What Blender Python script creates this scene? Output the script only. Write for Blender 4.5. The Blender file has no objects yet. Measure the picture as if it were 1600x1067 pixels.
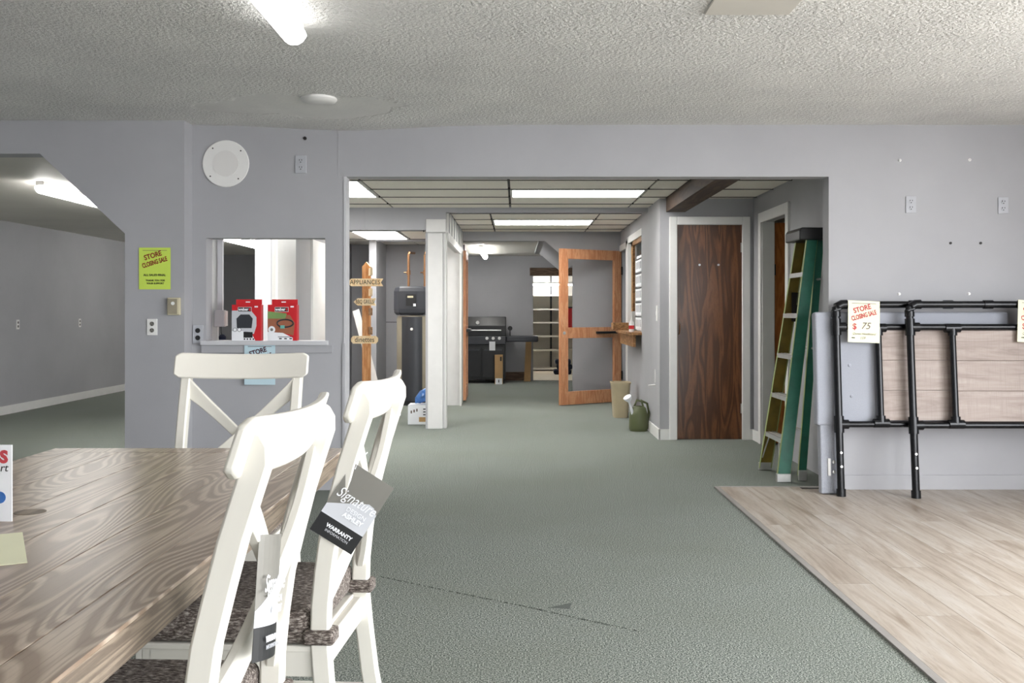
import bpy, math, random
from mathutils import Vector, Matrix
random.seed(7)
S = bpy.context.scene
COL = S.collection
PI = math.pi

# ------------------------------------------------------------------ camera
cd = bpy.data.cameras.new('camera'); cam = bpy.data.objects.new('camera', cd); COL.objects.link(cam)
cam.location = (0, 0, 1.215); cam.rotation_euler = (PI/2, 0, 0)
cd.sensor_width = 36; cd.lens = 35.0; cd.shift_x = -0.0044; cd.shift_y = -0.0291; cd.clip_start = 0.05
S.camera = cam
# ------------------------------------------------------------------ world (daylight outside the shop windows)
W = bpy.data.worlds.new('world'); S.world = W; W.use_nodes = True
bg = W.node_tree.nodes['Background']; bg.inputs[0].default_value = (0.96, 0.98, 1.0, 1); bg.inputs[1].default_value = 16.0
# window portals (guide sky light through the real window openings)
def portal(name, loc, rot, sx, sy):
    l = bpy.data.lights.new(name, 'AREA'); l.shape = 'RECTANGLE'; l.size = sx; l.size_y = sy
    l.cycles.is_portal = True
    o = bpy.data.objects.new(name, l); COL.objects.link(o); o.location = loc; o.rotation_euler = rot
portal('window_right_offscreen', (4.27, 1.4, 1.35), (0, PI/2, 0), 1.9, 7.0)
portal('window_back_offscreen', (2.5, -3.57, 1.35), (PI/2, 0, PI), 2.6, 1.9)
S.view_settings.view_transform = 'Standard'; S.view_settings.look = 'None'
S.view_settings.exposure = 0.0; S.view_settings.gamma = 1.0; S.view_settings.use_curve_mapping = False
LAMP_PANEL = 17.0
LAMP_TUBE = 30.0

# ------------------------------------------------------------------ helpers
def lin(r, g, b):
    f = lambda c: (c/255/12.92) if c/255 <= 0.04045 else ((c/255+0.055)/1.055)**2.4
    return (f(r), f(g), f(b), 1)

class MB:
    def __init__(s): s.v = []; s.f = []
    def add(s, vs, fs):
        n = len(s.v); s.v += [tuple(p) for p in vs]; s.f += [tuple(i+n for i in f) for f in fs]; return s
    def box(s, x0, x1, y0, y1, z0, z1):
        return s.add([(x0,y0,z0),(x1,y0,z0),(x1,y1,z0),(x0,y1,z0),(x0,y0,z1),(x1,y0,z1),(x1,y1,z1),(x0,y1,z1)],
                     [(3,2,1,0),(4,5,6,7),(0,1,5,4),(1,2,6,5),(2,3,7,6),(3,0,4,7)])
    def prism(s, poly, a, b, axis='y'):
        # poly counter-clockwise seen from -axis side ... orientation fixed later by recalculation
        n = len(poly)
        def P(p, t):
            return {'y': (p[0], t, p[1]), 'x': (t, p[0], p[1]), 'z': (p[0], p[1], t)}[axis]
        vs = [P(p, a) for p in poly] + [P(p, b) for p in poly]
        fs = [tuple(range(n)), tuple(range(2*n-1, n-1, -1))] + [(i, i+n, (i+1) % n + n, (i+1) % n) for i in range(n)]
        return s.add(vs, fs)
    def loft(s, secs, cap=True):
        n = len(secs[0]); vs = [p for q in secs for p in q]; fs = []
        for k in range(len(secs)-1):
            for i in range(n):
                fs.append((k*n+i, k*n+(i+1) % n, (k+1)*n+(i+1) % n, (k+1)*n+i))
        if cap:
            fs.append(tuple(range(n-1, -1, -1))); m = (len(secs)-1)*n; fs.append(tuple(m+i for i in range(n)))
        return s.add(vs, fs)
    def tube(s, pts, r, n=10):
        secs = []; pts = [Vector(p) for p in pts]
        for i, p in enumerate(pts):
            d = (pts[min(i+1, len(pts)-1)] - pts[max(i-1, 0)]).normalized()
            up = Vector((0,0,1)) if abs(d.z) < 0.9 else Vector((0,1,0))
            a = d.cross(up).normalized(); b = d.cross(a)
            rr = r[i] if isinstance(r, (list, tuple)) else r
            secs.append([p + rr*(math.cos(2*PI*k/n)*a + math.sin(2*PI*k/n)*b) for k in range(n)])
        return s.loft(secs)
    def lathe(s, prof, n=24, c=(0,0,0), sx=1, sy=1):
        secs = [[(c[0]+sx*r*math.cos(2*PI*k/n), c[1]+sy*r*math.sin(2*PI*k/n), c[2]+z) for k in range(n)] for r, z in prof]
        return s.loft(secs)
    def disc_y(s, cx, cz, r, y0, y1, n=28):
        return s.prism([(cx+r*math.cos(2*PI*k/n), cz+r*math.sin(2*PI*k/n)) for k in range(n)], y0, y1)
    def build(s, name, mat, parent=None, bevel=0, smooth=False, seg=2):
        me = bpy.data.meshes.new(name); me.from_pydata(s.v, [], s.f)
        import bmesh
        bm = bmesh.new(); bm.from_mesh(me); bmesh.ops.recalc_face_normals(bm, faces=bm.faces[:]); bm.to_mesh(me); bm.free()
        if mat: me.materials.append(mat)
        o = bpy.data.objects.new(name, me); COL.objects.link(o)
        if parent: o.parent = parent
        if smooth:
            for p in me.polygons: p.use_smooth = True
            if hasattr(me, 'set_sharp_from_angle'): me.set_sharp_from_angle(angle=math.radians(38))
        if bevel:
            m = o.modifiers.new('bevel', 'BEVEL'); m.width = bevel; m.segments = seg; m.limit_method = 'ANGLE'; m.angle_limit = math.radians(35)
        return o

def B(name, mat, x0, x1, y0, y1, z0, z1, parent=None, bevel=0):
    return MB().box(x0, x1, y0, y1, z0, z1).build(name, mat, parent, bevel)
def tag(o, label, cat, group=None):
    o['label'] = label; o['category'] = cat
    if group: o['group'] = group
    return o
def struct(o): o['kind'] = 'structure'; return o
def thing(name, label, cat, loc=(0,0,0), rot=(0,0,0), group=None):
    o = bpy.data.objects.new(name, None); COL.objects.link(o); o.location = loc; o.rotation_euler = rot
    o.empty_display_size = 0.1
    return tag(o, label, cat, group)
def dup(root, loc, rot, label=None):
    r = root.copy(); COL.objects.link(r); r.location = loc; r.rotation_euler = rot
    if label: r['label'] = label
    for ch in list(root.children):
        c = ch.copy(); COL.objects.link(c); c.parent = r
        for g in list(ch.children):
            d = g.copy(); COL.objects.link(d); d.parent = c
    return r
def text(parent, s, size, mat, loc, rot=(PI/2,0,0), shear=0, sx=1, bold=0, align='CENTER'):
    cu = bpy.data.curves.new('t', 'FONT'); cu.body = s; cu.size = size; cu.align_x = align; cu.align_y = 'CENTER'
    cu.shear = shear; cu.extrude = 0.0003; cu.offset = bold; cu.resolution_u = 3
    t = bpy.data.objects.new('t', cu); COL.objects.link(t)
    dg = bpy.context.evaluated_depsgraph_get(); me = bpy.data.meshes.new_from_object(t.evaluated_get(dg))
    bpy.data.objects.remove(t); bpy.data.curves.remove(cu)
    me.name = 'lettering'; me.materials.clear(); me.materials.append(mat)
    o = bpy.data.objects.new('lettering', me); COL.objects.link(o); o.parent = parent
    o.location = loc; o.rotation_euler = rot; o.scale = (sx, 1, 1)
    return o

# ------------------------------------------------------------------ materials
class N:
    def __init__(s, name):
        s.m = bpy.data.materials.new(name); s.m.use_nodes = True; s.t = s.m.node_tree
        s.b = s.t.nodes['Principled BSDF']; s.tc = s.t.nodes.new('ShaderNodeTexCoord')
    def n(s, typ, **kw):
        x = s.t.nodes.new('ShaderNode'+typ)
        for k, v in kw.items(): setattr(x, k, v)
        return x
    def l(s, a, b): s.t.links.new(a, b)
    def map(s, scale=(1,1,1), rot=(0,0,0), coord='Object', loc=(0,0,0)):
        m = s.n('Mapping'); m.inputs['Scale'].default_value = scale; m.inputs['Rotation'].default_value = rot; m.inputs['Location'].default_value = loc
        s.l(s.tc.outputs[coord], m.inputs[0]); return m.outputs[0]
    def noise(s, vec, scale, detail=3, rough=0.55, dist=0):
        x = s.n('TexNoise'); x.inputs['Scale'].default_value = scale; x.inputs['Detail'].default_value = detail
        x.inputs['Roughness'].default_value = rough; x.inputs['Distortion'].default_value = dist
        if vec: s.l(vec, x.inputs['Vector'])
        return x.outputs['Fac']
    def ramp(s, fac, stops):
        r = s.n('ValToRGB'); e = r.color_ramp.elements
        while len(e) < len(stops): e.new(0.5)
        for i, (p, c) in enumerate(stops): e[i].position = p; e[i].color = c
        s.l(fac, r.inputs[0]); return r.outputs[0]
    def mixc(s, a, b, fac, typ='MIX'):
        m = s.n('Mix', data_type='RGBA', blend_type=typ)
        for sock, v in ((m.inputs[0], fac), (m.inputs[6], a), (m.inputs[7], b)):
            if hasattr(v, 'is_linked'): s.l(v, sock)
            else: sock.default_value = v
        return m.outputs[2]
    def bump(s, h, strength=0.3, dist=0.01):
        b = s.n('Bump'); b.inputs['Strength'].default_value = strength; b.inputs['Distance'].default_value = dist
        s.l(h, b.inputs['Height']); s.l(b.outputs[0], s.b.inputs['Normal']); return b
    def col(s, c):
        if hasattr(c, 'is_linked'): s.l(c, s.b.inputs['Base Color'])
        else: s.b.inputs['Base Color'].default_value = c
        return s
    def rough(s, r, metal=0, spec=None):
        s.b.inputs['Roughness'].default_value = r; s.b.inputs['Metallic'].default_value = metal
        if spec is not None: s.b.inputs['Specular IOR Level'].default_value = spec
        return s

def plain(name, c, rough=0.6, metal=0, var=0.06, scale=8, bump=0, bscale=60):
    m = N(name); v = m.map()
    f = m.noise(v, scale, 3)
    d = tuple(max(0, x*(1-var)) for x in c[:3]) + (1,); e = tuple(min(1, x*(1+var)) for x in c[:3]) + (1,)
    m.col(m.ramp(f, [(0.3, d), (0.7, e)])).rough(rough, metal)
    if bump: m.bump(m.noise(v, bscale, 4), bump, 0.004)
    return m.m
def paint(name, c, bump=0.06):
    m = N(name); v = m.map(); f = m.noise(v, 1.3, 5, 0.6)
    d = tuple(x*0.93 for x in c[:3])+(1,); e = tuple(min(1, x*1.05) for x in c[:3])+(1,)
    m.col(m.ramp(f, [(0.3, d), (0.72, e)])).rough(0.62)
    m.bump(m.noise(v, 140, 3), bump, 0.003); return m.m
def emis(name, c, st):
    m = N(name); m.col((0.9,0.9,0.9,1)); m.b.inputs['Emission Color'].default_value = c; m.b.inputs['Emission Strength'].default_value = st
    return m.m
def wood(name, c1, c2, scale=(1,1,1), axis_scale=10, rough=0.45, ring=3.0, coord='Object', dark=None, dist=2.5):
    # grain runs along local Z after mapping scale; bands from a stretched distorted noise
    m = N(name); v = m.map(scale, coord=coord)
    w = m.noise(v, ring, 2, 0.5, dist*0.3)
    mm = m.n('Math', operation='MULTIPLY'); mm.inputs[1].default_value = axis_scale; m.l(w, mm.inputs[0])
    fr = m.n('Math', operation='PINGPONG'); fr.inputs[1].default_value = 1.0; m.l(mm.outputs[0], fr.inputs[0])
    fine = m.noise(v, 40, 4, 0.6)
    a = m.mixc(c1, c2, m.ramp(fr.outputs[0], [(0.25, (0,0,0,1)), (0.8, (1,1,1,1))]))
    b = m.mixc(a, tuple(x*0.6 for x in c1[:3])+(1,), m.ramp(fine, [(0.5, (0,0,0,1)), (0.78, (0.7,0.7,0.7,1))]))
    m.col(b).rough(rough); m.bump(fine, 0.12, 0.003); return m.m

M = {}
M['wall'] = paint('wall_paint_grey', lin(167,167,171))
M['white'] = plain('white_gloss_paint', lin(232,231,229), 0.4, var=0.02)
M['trim_grey'] = plain('grey_trim_paint', lin(196,196,200), 0.5, var=0.03)
M['offwhite'] = plain('offwhite_panel', lin(214,213,212), 0.55, var=0.03)
M['paleblue'] = plain('pale_blue_wall', lin(196,214,222), 0.7, var=0.02)
M['storage_white'] = plain('storage_white', lin(225,222,214), 0.7, var=0.02)
M['tanfloor'] = plain('tan_floor', lin(200,190,170), 0.6, var=0.05)
M['plainceil'] = paint('plain_ceiling', lin(214,210,202))
M['darkgrid'] = plain('dark_ceiling_grid', lin(62,58,55), 0.7)
M['tile'] = plain('ceiling_tile', lin(236,230,220), 0.85, var=0.03, scale=60, bump=0.25, bscale=160)
M['beam'] = wood('dark_beam_wood', lin(62,48,40), lin(84,66,54), (2,0.3,2), 9, 0.7)
M['panel_lit'] = emis('lit_panel', (1,0.985,0.95,1), LAMP_PANEL)
M['tube_lit'] = emis('lit_tube', (1,0.985,0.95,1), LAMP_TUBE)
M['tube_shop'] = emis('lit_shop_tube', (1,0.985,0.95,1), 8.0)
M['tube_storage'] = emis('lit_storage_tube', (1,0.985,0.95,1), 110.0)
M['black'] = plain('black_plastic', lin(28,29,31), 0.42, var=0.1)
M['blackmetal'] = plain('black_pipe_enamel', lin(26,27,30), 0.27, 0.4, var=0.1)
M['darkslot'] = plain('dark_slot', lin(30,28,27), 0.6)
M['charcoal'] = plain('charcoal_plastic', lin(52,54,60), 0.4, var=0.06)
M['chairwhite'] = plain('white_lacquer', lin(222,219,210), 0.32, var=0.015)
M['silver'] = plain('brushed_aluminium', lin(205,205,203), 0.38, 0.75, var=0.06, scale=30)
M['copper'] = plain('copper_pipe', lin(150,112,82), 0.35, 0.9)
M['taupe'] = plain('taupe_jacket', lin(150,142,124), 0.45)
M['cream'] = plain('cream_plastic', lin(196,188,160), 0.5)
M['red'] = plain('red_card', lin(200,32,40), 0.4)
M['papergreen'] = plain('lime_paper', lin(200,224,92), 0.8, var=0.02)
M['paperblue'] = plain('pale_blue_paper', lin(188,212,222), 0.8, var=0.02)
M['papercream'] = plain('cream_paper', lin(236,236,206), 0.8, var=0.02)
M['paperwhite'] = plain('white_paper', lin(236,238,242), 0.7, var=0.02)
M['inkred'] = plain('dark_red_ink', lin(142,44,36), 0.8)
M['inkred2'] = plain('red_ink', lin(192,70,78), 0.8)
M['inkblack'] = plain('black_ink', lin(34,34,36), 0.8)
M['inkmaroon'] = plain('maroon_ink', lin(70,28,48), 0.8)
M['inkgrey'] = plain('pencil_ink', lin(110,96,90), 0.8)
M['bluebag'] = plain('blue_plastic_bag', lin(70,120,190), 0.25, var=0.25, scale=25)
M['kraft'] = plain('kraft_cardboard', lin(178,144,100), 0.8)
M['tanbin'] = plain('tan_plastic', lin(190,176,146), 0.5)
M['cangreen'] = plain('olive_green_plastic', lin(88,94,62), 0.42)
M['tagdark'] = plain('tag_dark_grey', lin(120,118,112), 0.4)
M['taglight'] = plain('tag_light_grey', lin(198,200,206), 0.4, var=0.02)
M['denim'] = plain('dark_denim', lin(34,44,66), 0.9, var=0.3, scale=30)
M['pinewood'] = wood('pine_board', lin(236,204,156), lin(244,222,184), (9,9,1.2), 6, 0.6)
M['cedar'] = wood('cedar_post', lin(190,128,76), lin(214,158,106), (9,9,0.9), 7, 0.6)
M['doorwood'] = wood('walnut_veneer', lin(84,50,28), lin(124,78,46), (5,5,0.55), 10, 0.32, 1.6)
M['doororange'] = wood('fir_door_wood', lin(196,132,92), lin(212,156,116), (6,6,0.8), 7, 0.42)
M['dooramber'] = wood('amber_door_wood', lin(176,104,46), lin(200,130,66), (5,5,0.7), 8, 0.4)
M['oldwood'] = wood('old_brown_wood', lin(84,66,52), lin(112,90,72), (1,4,6), 7, 0.7)
M['ledgewood'] = wood('ledge_wood', lin(128,90,52), lin(164,122,78), (6,1,6), 7, 0.5)
M['ladgreen'] = plain('green_fibreglass', lin(40,112,92), 0.4, var=0.18, scale=14)
M['ladolive'] = plain('worn_olive_fibreglass', lin(132,112,42), 0.5, var=0.25, scale=10)
M['ladedge'] = plain('worn_pale_green_edge', lin(168,180,120), 0.5)
# glass
g = N('clear_glass'); g.col((1,1,1,1)).rough(0.02); g.b.inputs['Transmission Weight'].default_value = 1; g.b.inputs['IOR'].default_value = 1.05; M['glass'] = g.m
# popcorn ceiling: smooth trowelled patch near the wall, lumps elsewhere
g = N('popcorn_ceiling'); v = g.map()
lump = g.noise(v, 52, 3, 0.6); big = g.noise(v, 2.2, 4, 0.6)
vx = g.n('VectorMath', operation='SUBTRACT'); g.l(v, vx.inputs[0]); vx.inputs[1].default_value = (-1.35, 6.1, 2.45)
vs = g.n('VectorMath', operation='MULTIPLY'); g.l(vx.outputs[0], vs.inputs[0]); vs.inputs[1].default_value = (0.85, 1.45, 0)
vl = g.n('VectorMath', operation='LENGTH'); g.l(vs.outputs[0], vl.inputs[0])
ad = g.n('Math', operation='ADD'); g.l(vl.outputs['Value'], ad.inputs[0]); g.l(big, ad.inputs[1])
mask = g.ramp(ad.outputs[0], [(0.0, (0.06,0.06,0.06,1)), (0.93, (0.08,0.08,0.08,1)), (1.0, (1,1,1,1))])
hm = g.n('Math', operation='MULTIPLY'); g.l(lump, hm.inputs[0]); g.l(mask, hm.inputs[1])
g.col(g.ramp(big, [(0.3, lin(222,221,219)), (0.7, lin(236,235,232))])).rough(0.9); g.bump(hm.outputs[0], 1.0, 0.021); M['popcorn'] = g.m
# carpet
g = N('green_grey_carpet'); v = g.map()
a = g.noise(v, 170, 3, 0.7); b = g.noise(v, 1.1, 4, 0.6)
c = g.ramp(a, [(0.38, lin(50,56,53)), (0.5, lin(111,118,113)), (0.62, lin(196,200,192))])
c = g.mixc(c, lin(112,116,104), g.ramp(b, [(0.4, (0,0,0,1)), (0.75, (0.35,0.35,0.35,1))]))
g.col(c).rough(0.95, spec=0.1); g.bump(a, 0.15, 0.004); M['carpet'] = g.m
# vinyl plank
g = N('washed_oak_vinyl'); oi = g.n('ObjectInfo'); v = g.map((9, 0.8, 1))
ofs = g.n('VectorMath', operation='ADD'); g.l(v, ofs.inputs[0])
rv = g.n('Math', operation='MULTIPLY'); g.l(oi.outputs['Random'], rv.inputs[0]); rv.inputs[1].default_value = 40
g.l(rv.outputs[0], ofs.inputs[1])
f1 = g.noise(ofs.outputs[0], 1.6, 6, 0.62, 1.0); f2 = g.noise(ofs.outputs[0], 9, 5, 0.7, 0.6)
c = g.ramp(f1, [(0.28, lin(142,127,112)), (0.5, lin(176,165,153)), (0.72, lin(193,187,180))])
c = g.mixc(c, lin(124,110,97), g.ramp(f2, [(0.52, (0,0,0,1)), (0.75, (0.55,0.55,0.55,1))]))
g.col(c).rough(0.42); M['vinyl'] = g.m
# table oak: cathedral grain along Y
g = N('weathered_oak_table'); oi = g.n('ObjectInfo'); v = g.map((6.5, 1.0, 1))
ofs = g.n('VectorMath', operation='ADD'); g.l(v, ofs.inputs[0])
rv = g.n('Math', operation='MULTIPLY'); g.l(oi.outputs['Random'], rv.inputs[0]); rv.inputs[1].default_value = 60
g.l(rv.outputs[0], ofs.inputs[1])
n1 = g.noise(ofs.outputs[0], 0.85, 1.5, 0.4, 0.5)
mm = g.n('Math', operation='MULTIPLY'); mm.inputs[1].default_value = 52; g.l(n1, mm.inputs[0])
pp = g.n('Math', operation='PINGPONG'); pp.inputs[1].default_value = 1; g.l(mm.outputs[0], pp.inputs[0])
f2 = g.noise(g.map((60, 1.6, 1)), 3, 3, 0.6)
c = g.mixc(lin(139,120,103), lin(182,166,149), g.ramp(pp.outputs[0], [(0.35, (0,0,0,1)), (0.75, (1,1,1,1))]))
c = g.mixc(c, lin(112,92,76), g.ramp(f2, [(0.5, (0,0,0,1)), (0.7, (0.6,0.6,0.6,1))]))
g.col(c).rough(0.28); g.bump(pp.outputs[0], 0.1, 0.002); M['tableoak'] = g.m
M['tableedge'] = wood('table_edge_oak', lin(104,92,80), lin(140,126,110), (8,0.8,20), 8, 0.45)
# knit cushion
g = N('tweed_cushion'); v = g.map((1,1,1)); a = g.noise(g.map((240,70,240)), 1, 3, 0.7)
g.col(g.ramp(a, [(0.36, lin(58,50,46)), (0.5, lin(104,94,88)), (0.66, lin(178,170,162))])).rough(0.95); g.bump(a, 0.8, 0.006); M['tweed'] = g.m
# grey upholstery
g = N('grey_linen'); v = g.map(); a = g.noise(v, 260, 3, 0.7)
g.col(g.ramp(a, [(0.3, lin(142,145,155)), (0.7, lin(172,175,184))])).rough(0.9); g.bump(a, 0.4, 0.003); M['linen'] = g.m
# headboard planks
g = N('sawn_greige_plank'); oi = g.n('ObjectInfo'); v = g.map((0.9, 5, 9))
ofs = g.n('VectorMath', operation='ADD'); g.l(v, ofs.inputs[0])
rv = g.n('Math', operation='MULTIPLY'); g.l(oi.outputs['Random'], rv.inputs[0]); rv.inputs[1].default_value = 30
g.l(rv.outputs[0], ofs.inputs[1])
f1 = g.noise(ofs.outputs[0], 1.8, 6, 0.65, 0.8); f2 = g.noise(g.map((70, 5, 3)), 2, 2, 0.6)
c = g.ramp(f1, [(0.25, lin(118,104,98)), (0.5, lin(160,146,139)), (0.75, lin(178,166,160))])
c = g.mixc(c, lin(140,126,120), g.ramp(f2, [(0.5, (0,0,0,1)), (0.7, (0.4,0.4,0.4,1))]))
g.col(c).rough(0.6); M['plank'] = g.m

# ------------------------------------------------------------------ floors
fl = struct(B('floor', M['carpet'], -6.2, 4.3, -3.6, 17.6, -0.1, 0.0))
seam = MB()
pts = [(-0.62,4.56),(-0.3,4.33),(0.05,4.09),(0.30,3.90),(0.47,3.78)]
for (x0,y0),(x1,y1) in zip(pts, pts[1:]):
    seam.loft([[(x, y-0.005, -0.002), (x, y, 0.004), (x, y+0.005, -0.002)] for x, y in ((x0,y0),(x1,y1))])
MB().add([(0.126,4.084,0.0006),(0.217,4.066,0.0006),(0.23,4.155,0.0006)], [(0,1,2)]).build('carpet_mark', plain('darker_carpet', lin(84,90,86), 0.95, var=0.3, scale=150), fl)  # flat triangle beside the seam in a darker carpet tone
seam.build('carpet_seam', M['carpet'], fl)
struct(B('floor_storage', M['tanfloor'], -1.0, 3.2, 17.6, 21.4, -0.1, 0.004))
ve = struct(B('floor_vinyl', M['darkgrid'], 1.395, 4.2, -3.5, 6.87, 0.0, 0.003))
B('edge_strip', plain('grey_edge_strip', lin(150,146,142), 0.5), 1.368, 1.40, -3.5, 6.885, 0.0, 0.008, ve)
B('edge_strip', bpy.data.materials['grey_edge_strip'], 1.40, 2.126, 6.865, 6.895, 0.0, 0.008, ve)
pw = 0.182; k = 0
for i in range(16):
    x0 = 1.402 + i*pw; x1 = min(x0+pw-0.0015, 4.195)
    if x0 > 4.15: break
    y = 6.865 - ((i*0.47) % 1.22)
    segs = [(y, 6.865)] if 6.865-y > 0.02 else []
    while y > -3.4:
        segs.append((max(y-1.22, -3.49), y)); y -= 1.22
    for a_, b_ in segs:
        if b_ < 1.5: continue
        yy = b_ if b_ <= 6.78 or x1 < 2.12 else 6.78
        me = MB().box(-(x1-x0)/2, (x1-x0)/2, -(yy-a_)/2+0.0008, (yy-a_)/2-0.0008, 0, 0.004).build('plank', M['vinyl'], ve)
        me.location = ((x0+x1)/2, (a_+yy)/2, 0.003)
B('plank_field', M['vinyl'], 1.402, 4.195, -3.49, 0.8, 0.003, 0.0065, ve)

# ------------------------------------------------------------------ main room shell
cm = MB(); nx, ny = 44, 60
for j in range(ny+1):
    for i in range(nx+1):
        x = -6.2 + 10.5*i/nx; y = -3.6 + 10.4*j/ny
        z = 2.487 - 0.04*math.exp(-((x+1.15)/0.55)**2 - ((y-6.7)/0.7)**2) - 0.012*math.exp(-((x+2.5)/0.3)**2 - ((y-5.9)/0.25)**2)
        cm.v.append((x, y, z))
for j in range(ny):
    for i in range(nx):
        n = j*(nx+1)+i; cm.f.append((n, n+nx+1, n+nx+2, n+1))
ce = struct(cm.build('ceiling', M['popcorn'], None, smooth=True))
B('ceiling_patch', M['plainceil'], 0.80, 1.16, 3.95, 4.24, 2.478, 2.489, ce, 0.003)

wf = MB()
wf.box(-2.209, -2.113, 6.78, 6.91, 0, 2.62).box(-1.303, -1.176, 6.78, 6.91, 0, 2.62)
wf.box(-2.113, -1.303, 6.78, 6.91, 0, 1.0).box(-2.113, -1.303, 6.78, 6.91, 1.716, 2.62)
wf.box(-1.176, 2.126, 6.78, 6.91, 2.134, 2.62).box(2.126, 4.3, 6.78, 6.91, 0, 2.62)
wfo = struct(wf.build('wall_front', M['wall']))
B('jamb_trim', M['trim_grey'], -1.176, -1.160, 6.775, 6.915, 0, 2.134, wfo)
B('corner_strip', M['wall'], -1.186, -1.168, 6.771, 6.782, 0.0, 1.0, wfo)
B('seam_strip', M['wall'], -1.215, -1.211, 6.777, 6.781, 2.14, 2.5, wfo)
struct(B('baseboard_front', M['wall'], 2.15, 4.2, 6.765, 6.78, 0.0, 0.105, None, 0.004))
wl = MB().prism([(-6.2,2.266),(-3.17,2.266),(-2.604,1.734),(-2.604,0),(-2.209,0),(-2.209,2.62),(-6.2,2.62)], 6.62, 6.785)
struct(wl.build('wall_front_left', M['wall']))
# left / right / back walls of the shop floor with shop windows
struct(B('wall_left', M['wall'], -4.75, -4.6, -3.6, 6.0, 0, 2.62))
wr = MB().box(4.2, 4.33, -3.6, -2.1, 0, 2.62).box(4.2, 4.33, 4.9, 6.9, 0, 2.62).box(4.2, 4.33, -2.1, 4.9, 0, 0.4).box(4.2, 4.33, -2.1, 4.9, 2.3, 2.62)
struct(wr.build('wall_right', M['wall']))
wb = MB().box(-6.3, 1.2, -3.63, -3.5, 0, 2.62).box(3.8, 4.33, -3.63, -3.5, 0, 2.62).box(1.2, 3.8, -3.63, -3.5, 0, 0.4).box(1.2, 3.8, -3.63, -3.5, 2.3, 2.62)
struct(wb.build('wall_back', M['wall']))
struct(B('wall_left_outer', M['wall'], -6.2, -6.05, -3.6, 19.0, 0, 2.62))
wfr = MB()
for yy in (-2.1, 0.2, 2.55, 4.86): wfr.box(4.22, 4.30, yy, yy+0.05, 0.4, 2.3)
wfr.box(4.22, 4.30, -2.1, 4.9, 0.4, 0.45).box(4.22, 4.30, -2.1, 4.9, 2.25, 2.3)
struct(wfr.build('window_1', M['white']))
wfr = MB()
for xx in (1.2, 2.48, 3.75): wfr.box(xx, xx+0.05, -3.6, -3.53, 0.4, 2.3)
wfr.box(1.2, 3.8, -3.6, -3.53, 0.4, 0.45).box(1.2, 3.8, -3.6, -3.53, 2.25, 2.3)
struct(wfr.build('window_2', M['white']))
# outdoor pavement so daylight bounces in
struct(B('ground_outside', plain('pavement', lin(170,168,164), 0.9), -14, 22, -16, 26, -0.16, -0.11))

# ------------------------------------------------------------------ side room (left)
struct(B('baseboard_side', M['white'], -6.05, -6.03, 6.8, 18.8, 0, 0.10))
struct(B('ceiling_side', M['plainceil'], -6.2, -2.4, 6.785, 18.9, 2.29, 2.36))
struct(B('wall_side_far', M['wall'], -6.2, -2.4, 18.8, 18.95, 0, 2.4))
# partition between side room and passage, with open bays
pl = MB().box(-2.5, -2.4, 6.91, 7.75, 0, 2.4).box(-2.5, -2.4, 9.6, 18.95, 0, 2.4).box(-2.5, -2.4, 7.75, 9.6, 2.08, 2.4)
plo = struct(pl.build('wall_passage_left', M['wall']))
B('white_panel', M['white'], -2.40, -2.385, 9.66, 9.86, 0.05, 2.06, plo)
B('white_panel', M['white'], -2.40, -2.375, 9.90, 10.72, 0.0, 2.06, plo)
B('white_panel', M['white'], -2.40, -2.375, 11.62, 12.7, 0.0, 2.06, plo)
for yy in (7.70, 9.59): B('jamb_trim', M['trim_grey'], -2.52, -2.37, yy, yy+0.06, 0, 2.075, plo)
B('jamb_board', M['white'], -2.22, -2.10, 7.0, 7.02, 0.0, 2.2, plo)
# pass-through sill
sl = thing('counter_sill', 'long grey painted sill board under the pass-through opening', 'sill', (-1.70, 6.78, 1.0))
B('sill_board', M['trim_grey'], -0.44, 0.42, -0.05, 0.14, -0.012, 0.018, sl, 0.003)
B('apron_board', M['wall'], -0.44, 0.45, -0.022, 0.0, -0.065, -0.012, sl, 0.002)

# ------------------------------------------------------------------ passage ceilings (individual tiles on a dark grid)
def tiled(name, x0, x1, y0, y1, z, xs, ys, lights):
    c = struct(B(name, M['darkgrid'], x0, x1, y0, y1, z+0.012, z+0.09))
    for a, b in zip(xs, xs[1:]):
        for p, q in zip(ys, ys[1:]):
            if any(l[0] < (a+b)/2 < l[1] and l[2] < (p+q)/2 < l[3] for l in lights): continue
            B('ceiling_tile', M['tile'], a+0.011, b-0.011, p+0.013, q-0.013, z, z+0.016, c)
    for p in ys[1:-1]:
        blk = [l for l in lights if l[2]+0.01 < p < l[3]-0.01]
        x_a = max([l[1] for l in blk if l[0] <= xs[0]+0.01] or [xs[0]])
        B('grid_bar', M['darkgrid'], x_a, xs[-1], p-0.011, p+0.011, z-0.005, z+0.012, c)
    return c
ysA = [6.93, 7.53, 8.13, 8.73, 9.33, 9.93, 10.30]; xsA = [-2.4, -1.28, -0.065, 1.155, 1.42, 2.25]
LA = [(-2.4,-1.28,8.13,9.33), (-0.065,1.155,8.73,9.33)]
tiled('ceiling_passage', -2.4, 2.4, 6.91, 10.42, 2.29, xsA, ysA, LA)
ysB = [10.42, 10.9, 11.6, 12.3, 12.95, 13.4]; xsB = [-0.73, -0.29, 0.92, 1.4]
tiled('ceiling_corridor', -0.9, 1.5, 10.42, 13.5, 2.29, xsB, ysB, [(-0.29,0.92,11.6,12.3)])
ysC = [10.42, 11.2, 12.0, 13.35, 14.5]; xsC = [-2.4, -2.02, -1.43, -0.75]
tiled('ceiling_nook', -2.4, -0.75, 10.42, 14.6, 2.19, xsC, ysC, [(-2.02,-1.43,12.0,13.35)])
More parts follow.
